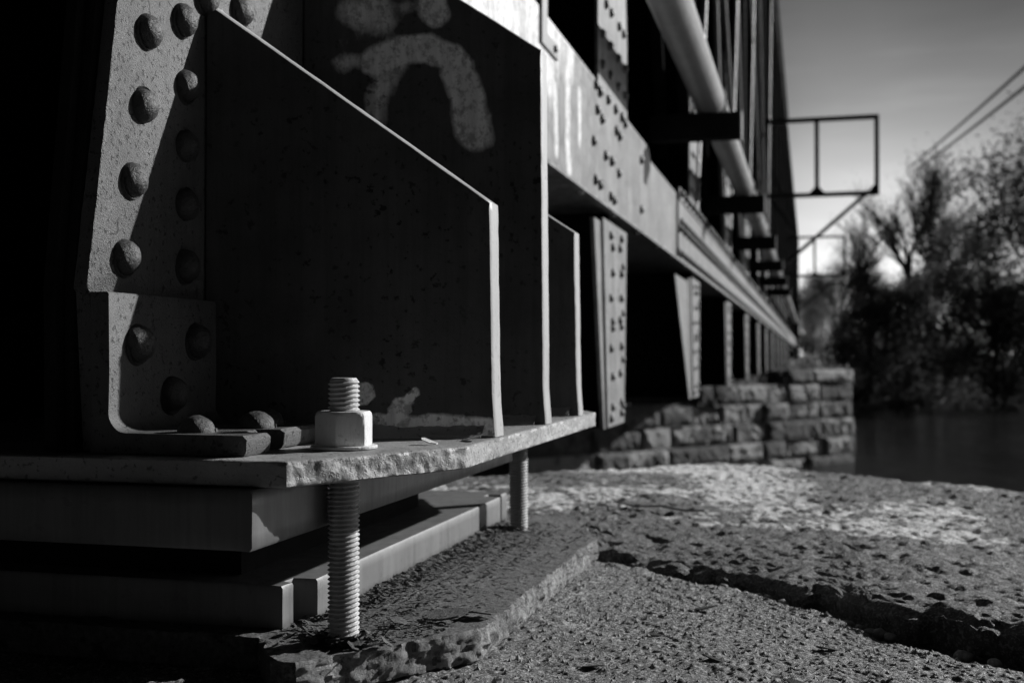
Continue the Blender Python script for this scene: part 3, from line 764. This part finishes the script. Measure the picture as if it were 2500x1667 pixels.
for i, (x, y, r, lb) in enumerate(((-.475,1.445,.028,'largest curled rust flake lying near the plate corner'), (-.435,1.47,.02,'smaller rust flake beside the largest curled one'), (-.52,1.40,.016,'rust flake between the bolt foot and the curled flake'))):
    f_ = MB(); flake(f_, x, y, .006, r, .25, i); tag(f_.build('rust_flake', M['rust'], None, loc=(x, y, .004)), lb, 'rust flake', 'big rust flakes on the masonry plate')
for i, (x, y, r, lb) in enumerate(((-.475,1.395,.013,'pale curled paint flake on the sole plate edge right of the nut'), (-.440,1.475,.016,'pale curled paint flake at the foot of the front upright plate'))):
    f_ = MB(); flake(f_, x, y, SZ1+.003, r, .3, i+9); tag(f_.build('paint_flake', M['bolt'], None, loc=(x, y, SZ1+.002)), lb, 'paint flake', 'paint flakes on the sole plate')
# gravel grit on the near stone
gr = MB(); random.seed(5)
for i in range(2600):
    x = random.uniform(-.42, .30); y = random.uniform(1.12, 2.2)
    if y > crackY(x) - .01 or (x < -.395 and y > 1.40): continue
    z = stone_a(x, y); r = random.uniform(.0012, .004) * (1.5 if random.random() < .05 else 1)
    a = random.uniform(0, 6.3); c, s = math.cos(a)*r, math.sin(a)*r
    gr.add([(x+c,y+s,z-.001),(x-s,y+c*.8,z-.001),(x-c,y-s,z-.001),(x+s,y-c*.8,z-.001),(x+.3*c,y+.2*s,z+r*random.uniform(.6,1.3))], [(0,1,4),(1,2,4),(2,3,4),(3,0,4)])
o = gr.build('grit', M['pebble'], None, loc=(0,1.6,-.045)); tag(o, 'loose grit strewn over the near coping stone', 'grit', kind='stuff')
random.seed(31)
for i, (x, y) in enumerate(((-.215,1.62),(-.12,1.50),(-.02,1.42),(-.27,1.44),(.02,1.60),(-.16,1.80))):
    f_ = MB(); flake(f_, x, y, stone_a(x, y)+.002, random.uniform(.008,.015), .22, i)
    tag(f_.build('stone_chip', M['dirt'], None, loc=(x, y, stone_a(x, y))), 'small dark flat chip lying on the gritty near coping stone', 'chip', 'dark chips on the near stone')
# twig
mb = MB(); P_ = [(-.50,2.98,-.03),(-.44,2.93,-.035),(-.37,2.92,-.03),(-.30,2.87,-.033),(-.255,2.86,-.03)]
for a, b in zip(P_, P_[1:]): mb.tube(a, b, .0028, .0024, 8)
mb.tube(P_[2], (-.35,2.95,-.028), .0016, .001, 6)
tag(mb.build('twig', M['bark'], None, loc=P_[2], smooth=60), 'thin dark twig lying on the stone behind the far anchor stud', 'twig')

# ------------------------------------------------------------------ middle pier
p2 = thing('stone_pier', (-2.5, 37, -4.2), 'block built masonry pier out in the river under the next bearing', 'stone pier', 'stone bridge piers')
A_, D_ = V((1.45, 41.7)), V((.6, .8)); NRM = V((.8, -.6)); mb = MB(); random.seed(21)
ztop = -.06; crs = [.47,.62,.60,.64,.60,.62,.66,.6]
tone = []
def block(mb, a, b, z0, z1, out, depth, seed):
    n_before = len(mb.v)
    nu, nv_ = max(3, int((b-a)/.16)), 4; o = len(mb.v)
    P2 = A_ - D_*0
    for j in range(nv_+1):
        for i in range(nu+1):
            u = a + (b-a)*i/nu; z = z0 + (z1-z0)*j/nv_; edge = min(i, nu-i, j, nv_-j)
            bulge = out + (.0 if edge == 0 else .035 + .025*nz(u, z, seed, 1.3) + .03*nz(u, z, seed, 7))
            q = A_ - D_*u + NRM*bulge; mb.v.append((q.x, q.y, z))
    for j in range(nv_):
        for i in range(nu): k = o+j*(nu+1)+i; mb.f.append((k, k+1, k+nu+2, k+nu+1))
    # top ledge and back
    o2 = len(mb.v)
    for i in range(nu+1):
        u = a + (b-a)*i/nu; q = A_ - D_*u + NRM*(out-depth); mb.v.append((q.x, q.y, z1))
    for i in range(nu): mb.f.append((o+nv_*(nu+1)+i, o+nv_*(nu+1)+i+1, o2+i+1, o2+i))
    tv = .55 + .55*((seed*7.13) % 1.0); tone.extend([tv]*(len(mb.v) - n_before))
z = ztop
for ci, h in enumerate(crs):
    u = -.02*random.random(); u_end = 15
    if ci == 0: u_end = 3.6
    if ci == 1: u_end = 8.0
    while u < u_end:
        w = random.uniform(1.0, 2.9); 
        block(mb, u+.014, min(u+w, u_end)-.014, z-h+.014, z-.014, random.uniform(-.05,.09), .5, random.random()*50); u += w
    z -= h
mb.att['tone'] = tone
o = mb.build('block_face', M['stoneP'], p2)
mb = MB()
core = []
for u, d in ((.05,-.06),(15,-.06),(15,-4.5),(.05,-4.5)):
    q = A_ - D_*u + NRM*d; core.append((q.x, q.y))
mb.prism(core, FZ, -4.3, -1.07); core2 = []
for u, d in ((.05,-.06),(3.6,-.06),(3.6,-4.5),(.05,-4.5)):
    q = A_ - D_*u + NRM*d; core2.append((q.x, q.y))
mb.prism(core2, FZ, -1.07, ztop-.03); core3 = []
for u, d in ((3.6,-.06),(8,-.06),(8,-4.5),(3.6,-4.5)):
    q = A_ - D_*u + NRM*d; core3.append((q.x, q.y))
mb.prism(core3, FZ, -1.07, ztop-.5); mb.build('pier_core', M['stoneP'], p2)

# ------------------------------------------------------------------ water, far bank, added shade hill
WZ = -3.3
m, nt, b = nodes('river_water'); b.inputs['Base Color'].default_value = (.012,.012,.012,1); b.inputs['Roughness'].default_value = .12; b.inputs['Specular IOR Level'].default_value = .5
v = mapped(nt, (1,1.6,1)); n1 = tex(nt, 'Noise', .8, 8, .7, v); bpn = nt.nodes.new('ShaderNodeBump'); bpn.inputs['Strength'].default_value = .8; bpn.inputs['Distance'].default_value = .35
npat = tex(nt, 'Noise', .12, 3, .6, mapped(nt, (1, .35, 1))); rpat = ramp(nt, [(.46, .12), (.62, 1.)]); link(nt, npat, 'Fac', rpat, 'Fac')
nt.links.new(mth(nt, 'MULTIPLY', n1.outputs['Fac'], rpat.outputs['Color']), bpn.inputs['Height']); link(nt, bpn, 'Normal', b, 'Normal'); M['water'] = m
mb = MB(); mb.add([(-600,-200,WZ),(600,-200,WZ),(600,900,WZ),(-600,900,WZ)], [(0,1,2,3)]); tag(mb.build('river_water', M['water'], None, loc=(0,0,WZ)), kind='structure')
mb = MB(); nxx, nyy = 90, 40
def bankz(x, y):
    sh = 86 + 3*nz(x, 0, 0, .05) 
    d = y - sh; return WZ - .6 + 1.9*sstep(-1, 5, d) + 1.6*sstep(4, 60, d) + .3*nz(x, y, 0, .3)*sstep(0, 6, d) + 1.0*sstep(60, 500, d)
for i in range(nxx+1):
    for j in range(nyy+1):
        x = -450 + 900*(i/nxx); y = 78 + 10*(j/12) if j < 12 else 88 + 900*((j-12)/(nyy-12))**2; mb.v.append((x, y, bankz(x, y)))
for i in range(nxx):
    for j in range(nyy): k = i*(nyy+1)+j; mb.f.append((k, k+nyy+1, k+nyy+2, k+1))
tag(mb.build('far_bank', M['bank'], None, loc=(0,90,WZ), smooth=80), kind='structure')

mb = MB()  # unseen hill behind the camera, added to block sky light on the steel
for i in range(41):
    for j in range(21):
        x = -160 + 8*i; y = -9 - 4.5*j; d = -9 - y
        mb.v.append((x, y, WZ - .6 + 1.6*sstep(0, 3, d) + 24*sstep(1, 42, d) + 1.5*nz(x, y, 0, .06)*sstep(1, 9, d)))
for i in range(40):
    for j in range(20): k = i*21+j; mb.f.append((k, k+1, k+22, k+21))
tag(mb.build('unseen_shade_hill', M['shade_hill'], None, loc=(0,-12,WZ), smooth=80), kind='structure')

# ------------------------------------------------------------------ trees
def branchy(mb, p, d, L, r, lvl, mx, spread, rng, tips):
    n = 3; q = p
    for i in range(n):
        e = q + d*(L/n); mb.tube(q, e, r*(1-.25*i/n), r*(1-.25*(i+1)/n), 5 if lvl < 2 else 4 if lvl < 3 else 3, caps=False); q = e
        d = (d + V((rng.uniform(-1,1), rng.uniform(-1,1), rng.uniform(-.2,.7)))*.14).normalized()
        if lvl < mx and (i > 0 or lvl > 0):
            for k in range(2 if lvl < 2 else 2):
                a = rng.uniform(0, 6.28); nd = (d + V((math.cos(a), math.sin(a), rng.uniform(.0,.6)))*spread).normalized()
                branchy(mb, q, nd, L*rng.uniform(.5,.72), r*rng.uniform(.45,.6), lvl+1, mx, spread, rng, tips)
    if lvl >= mx-1: tips.append(q)
def bare_tree(seed, H, spread=.75):
    rng = random.Random(seed); mb = MB(); tips = []
    mb.tube((0,0,-.5),(0,0,H*.22), H*.022, H*.017, 8)
    branchy(mb, V((0,0,H*.22)), V((.05,0,1)).normalized(), H*.34, H*.016, 0, 4, spread, rng, tips); return mb, tips
def leaves(mb, tips, n, size, rad, rng, droop=0):
    for i in range(n):
        t = rng.choice(tips); p = t + V((rng.gauss(0,1), rng.gauss(0,1), rng.gauss(0,.8)))*rad
        a = V((rng.gauss(0,1), rng.gauss(0,1), rng.gauss(0,1))).normalized(); b_ = a.orthogonal().normalized(); s = size*rng.uniform(.5,1.3)
        mb.add([p-a*s, p+b_*s*.45, p+a*s, p-b_*s*.45], [(0,1,2,3)])
def leafy(seed, H, W, nl, size, mat, kind='round'):
    rng = random.Random(seed); tr = MB(); tr.tube((0,0,-.5),(0,0,H*.4), H*.018, H*.012, 7); cr = MB(); tips = []
    for i in range(26):
        z = H*(.18 + .78*rng.random()); w = W*(math.sin(math.pi*min(1, max(.08, (z/H-.05)/.98)))**.6) if kind == 'round' else W*(1.08 - z/H)
        a = rng.uniform(0, 6.28); rr = w*rng.uniform(.25,1); p = V((rr*math.cos(a), rr*math.sin(a), z)); tips.append(p)
        tr.tube((0,0,z*.55),p, H*.006, H*.002, 4, caps=False)
    tips.append(V((0,0,H*.97)))
    leaves(cr, tips, nl, size, H*.075, rng); return tr, cr
def tree(name, label, x, y, tr, cr, mat, group, zrot=0, sc=1.0, proto=None):
    t = thing(name, (x, y, bankz(x, y)), label, 'tree', group)
    for q in proto:
        c_ = q.copy(); COL.objects.link(c_); c_.parent = t; c_.location = (0,0,0)
    t.rotation_euler.z = zrot; t.scale = (sc, sc, sc); return t
def protos_of(tr, cr, mat, n2='crown'):
    a = tr.build('trunk', M['bark'], None); b_ = cr.build(n2, mat, None); return a, b_
PR_ = {}
for nm, (tr, cr, mt) in {'e1': (*leafy(3, 16, 4.6, 11000, .20, None), 'leafdark'), 'e2': (*leafy(9, 16, 5.2, 9000, .17, None), 'leafmid'), 'e3': (*leafy(14, 14, 6.0, 11000, .20, None), 'leafdark')}.items(): PR_[nm] = protos_of(tr, cr, M[mt])
for nm, sd, H, sp in (('b1', 31, 19, .62), ('b2', 47, 17, .8)):
    tr, tips = bare_tree(sd, H, sp); cr = MB(); leaves(cr, tips, 2600, .09, .6, random.Random(sd)); PR_[nm] = protos_of(tr, cr, M['bark'], 'twigs')
TG = 'trees on the far river bank'
TR = [('bare_tree','b1','tall bare forked tree rising highest above the far bank thicket, beneath the wires',7.3,92,.3,.95),
      ('bare_tree','b2','bare tree just left of the tall forked one, lower and wider',4.5,94,1.2,.80),
      ('bare_tree','b1','bare tree between the forked tree and the dark tree at the picture edge',9.7,97,2.4,.80),
      ('bare_tree','b2','thin bare tree behind the distant outrigger frame',2.7,104,2.9,.74),
      ('bare_tree','b2','tall bare tree standing just right of the forked tree, its crown wide and thin',9.0,95,4.4,1.0),
      ('leafy_tree','e1','tall dark dense tree at the right edge of the picture',15.9,90,.2,1.22),
      ('leafy_tree','e2','tree with paler leaves beside the tall dark edge tree',12.9,88,1.7,.90),
      ('leafy_tree','e3','broad dark tree below the right fork of the tall bare tree',9.9,91,2.5,.66),
      ('leafy_tree','e2','low pale leaved tree at the water below the forked tree',6.3,89,.9,.56),
      ('leafy_tree','e1','dark tree low behind the right end of the middle pier',4.5,90,3.3,.56),
      ('leafy_tree','e3','dark round tree nearest the bridge above the middle pier',2.5,97,4.1,.36),
      ('leafy_tree','e2','pale hazy tree in the gap beside the far end of the bridge',.2,135,5.0,.62),
      ('leafy_tree','e3','distant dark tree half covered by the far end of the bridge',-.5,140,2.2,.62),
      ('leafy_tree','e1','distant tree just right of the pale hazy one past the bridge end',1.25,138,3.7,.52),
      ('leafy_tree','e1','distant small dark tree closing the gap past the bridge end',2.6,128,1.1,.70),
      ('leafy_tree','e2','bright leaved bush like tree low at the right picture edge',15.4,86.5,2.2,.62),
      ('leafy_tree','e3','dark mid height tree in front of the edge trees',13.4,87.5,.4,.62),
      ('leafy_tree','e1','dark tree half hidden behind the broad dark one',8.3,97,5.5,.56),
      ('leafy_tree','e3','dark tree behind the low tree at the pier end',5.0,96,1.9,.56),
      ('leafy_tree','e2','outermost leafy tree beyond the right picture edge',19.8,92,.7,1.25)]
for nm, pr, lb, x, y, rz, sc in TR: tree(nm, lb, x, y, None, None, None, TG, rz, sc, PR_[pr])
for pr in PR_.values():
    for q in pr: bpy.data.objects.remove(q)
# undergrowth along the shore
rng = random.Random(77); ug = MB()
for i in range(46000):
    x = rng.uniform(-8, 24); y = 86.5 + rng.random()**1.5*12; h_ = rng.random()**1.2*(2.2 + 4.3*sstep(.5, 5, x))
    p = V((x, y, bankz(x, y) + h_*(0.5+.6*(1+nz(x, y, 0, .35)))))
    a = V((rng.gauss(0,1), rng.gauss(0,1), rng.gauss(0,1))).normalized(); b_ = a.orthogonal().normalized(); s = rng.uniform(.08,.2)
    ug.add([p-a*s, p+b_*s*.5, p+a*s, p-b_*s*.5], [(0,1,2,3)])
tag(ug.build('undergrowth', M['scrub'], None, loc=(20,90,WZ)), 'dark undergrowth along the far shore', 'undergrowth', kind='stuff')
# shore rocks
for i, (x, y, r) in enumerate(((3.2,85.2,.5),(3.9,85.0,.4),(4.6,85.3,.55),(7.0,85.4,.35),(13.5,85.0,.4))):
    tag(lump((x, y, WZ+.05), r, (1.3,1,.6), i*2.2, 'pebble', 'shore_rock', 3, .3), 'pale boulder at the water line under the far bank trees', 'rock', 'boulders at the far water line')
# plants on the middle pier
pl = MB(); rng = random.Random(4)
for k in range(26):
    u = rng.uniform(.2, 6.5); q = A_ - D_*u - NRM*rng.uniform(.1,1.2); z0 = ztop if u < 3.6 else ztop-.47
    for i in range(26):
        p = V((q.x+rng.gauss(0,.18), q.y+rng.gauss(0,.18), z0+abs(rng.gauss(0,.22)))); a = V((rng.gauss(0,.5), rng.gauss(0,.5), 1)).normalized(); b_ = a.orthogonal().normalized(); s = rng.uniform(.05,.14)
        pl.add([p-a*s, p+b_*s*.3, p+a*s, p-b_*s*.3], [(0,1,2,3)])
tag(pl.build('pier_weeds', M['leafmid'], None, loc=(0,41,ztop)), 'weeds growing on top of the middle pier', 'weeds', kind='stuff')

# overhead wires
def wire(p0, p1, sag, r, label):
    mb = MB(); N = 40; q = None
    for i in range(N+1):
        t = i/N; p = V(p0).lerp(V(p1), t); p.z -= sag*4*t*(1-t)
        if q is not None: mb.tube(q, p, r, n=6, caps=False)
        q = p
    tag(mb.build('overhead_wire', M['wire'], None, loc=p0, smooth=60), label, 'wire', 'overhead wires')
wire((7.44,93,15.0),(6.5,32,8.85),.1,.06,'upper of the two overhead wires crossing the sky at right')
wire((7.82,93.2,14.75),(6.5,32.2,8.25),.1,.06,'lower of the two overhead wires crossing the sky at right')

# ------------------------------------------------------------------ camera, light, world
TH = math.atan(684/2613)
cam = bpy.data.cameras.new('camera'); co = bpy.data.objects.new('camera', cam); COL.objects.link(co); scene.camera = co
cam.sensor_width = 36; cam.lens = 40; cam.clip_end = 3000; cam.clip_start = .02
co.location = (0, 0, .35); co.rotation_euler = (R(90) + math.atan(36/2613), 0, TH)
cam.dof.use_dof = True; cam.dof.focus_distance = 1.40; cam.dof.aperture_fstop = 5.6

SUN = V((1, 1.0, .62)).normalized(); EL = math.asin(SUN.z); AZ = math.atan2(SUN.x, SUN.y)
sl = bpy.data.lights.new('sun', 'SUN'); so = bpy.data.objects.new('sun', sl); COL.objects.link(so)
sl.energy = 5.0; sl.angle = R(.55); sl.color = (1, 1, 1); so.rotation_euler = SUN.to_track_quat('Z', 'Y').to_euler(); so.location = (20,20,20)
w = bpy.data.worlds.new('World'); scene.world = w; w.use_nodes = True; nt = w.node_tree
bg = nt.nodes['Background']; sky = nt.nodes.new('ShaderNodeTexSky'); sky.sky_type = 'NISHITA'; sky.sun_disc = False
sky.sun_elevation = EL; sky.sun_rotation = AZ; sky.air_density = 1.0; sky.dust_density = .6; sky.ozone_density = 1.5
sp = nt.nodes.new('ShaderNodeSeparateColor'); nt.links.new(sky.outputs[0], sp.inputs[0])     # monochrome picture taken through a red filter
m1 = mth(nt, 'MULTIPLY', sp.outputs[0], 1.95); m2 = mth(nt, 'MULTIPLY', sp.outputs[2], 1.05)
base_sky = mth(nt, 'MAXIMUM', mth(nt, 'SUBTRACT', m1, m2), .02)
tc = nt.nodes.new('ShaderNodeTexCoord'); mp = nt.nodes.new('ShaderNodeMapping'); mp.inputs['Scale'].default_value = (1.2, 1.2, 9); nt.links.new(tc.outputs['Generated'], mp.inputs['Vector'])
cn = tex(nt, 'Noise', 2.2, 5, .55, mp.outputs['Vector']); cr_ = ramp(nt, [(.42, 0.), (.75, 1.)]); link(nt, cn, 'Fac', cr_, 'Fac')
sx = nt.nodes.new('ShaderNodeSeparateXYZ'); nt.links.new(tc.outputs['Generated'], sx.inputs[0])
az = mth(nt, 'ARCTAN2', sx.outputs[0], sx.outputs[1]); wob = mth(nt, 'MULTIPLY', mth(nt, 'SUBTRACT', cn.outputs['Fac'], .5), .16)
el_ = mth(nt, 'ADD', sx.outputs[2], mth(nt, 'MULTIPLY', wob, .6))
band = ramp(nt, [(.0, 1.), (.13, .80), (.20, .42), (.27, .22), (.36, .06), (.5, 0.)]); nt.links.new(el_, band.inputs['Fac'])       # thin bright cirrus low over the river mouth
azf = ramp(nt, [(.38, .0), (.455, .08), (.485, .5), (.498, 1.), (.508, 1.), (.53, .62), (.56, .38), (.62, .2), (.7, 0.)]); nt.links.new(mth(nt, 'ADD', mth(nt, 'MULTIPLY', mth(nt, 'ADD', az, wob), .159), .5), azf.inputs['Fac'])
cl = mth(nt, 'MULTIPLY', mth(nt, 'MULTIPLY', mth(nt, 'MULTIPLY', band.outputs['Color'], azf.outputs['Color']), mth(nt, 'ADD', mth(nt, 'MULTIPLY', cr_.outputs['Color'], .25), .8)), 14.0)
nt.links.new(mth(nt, 'ADD', base_sky, cl), bg.inputs['Color']); bg.inputs['Strength'].default_value = .06
scene.view_settings.view_transform = 'Standard'; scene.view_settings.look = 'None'; scene.view_settings.exposure = .12; scene.view_settings.gamma = 1
scene.render.engine = 'CYCLES'; scene.cycles.use_denoising = True; scene.cycles.max_bounces = 5; scene.cycles.diffuse_bounces = 3; scene.cycles.caustics_reflective = False; scene.cycles.caustics_refractive = False
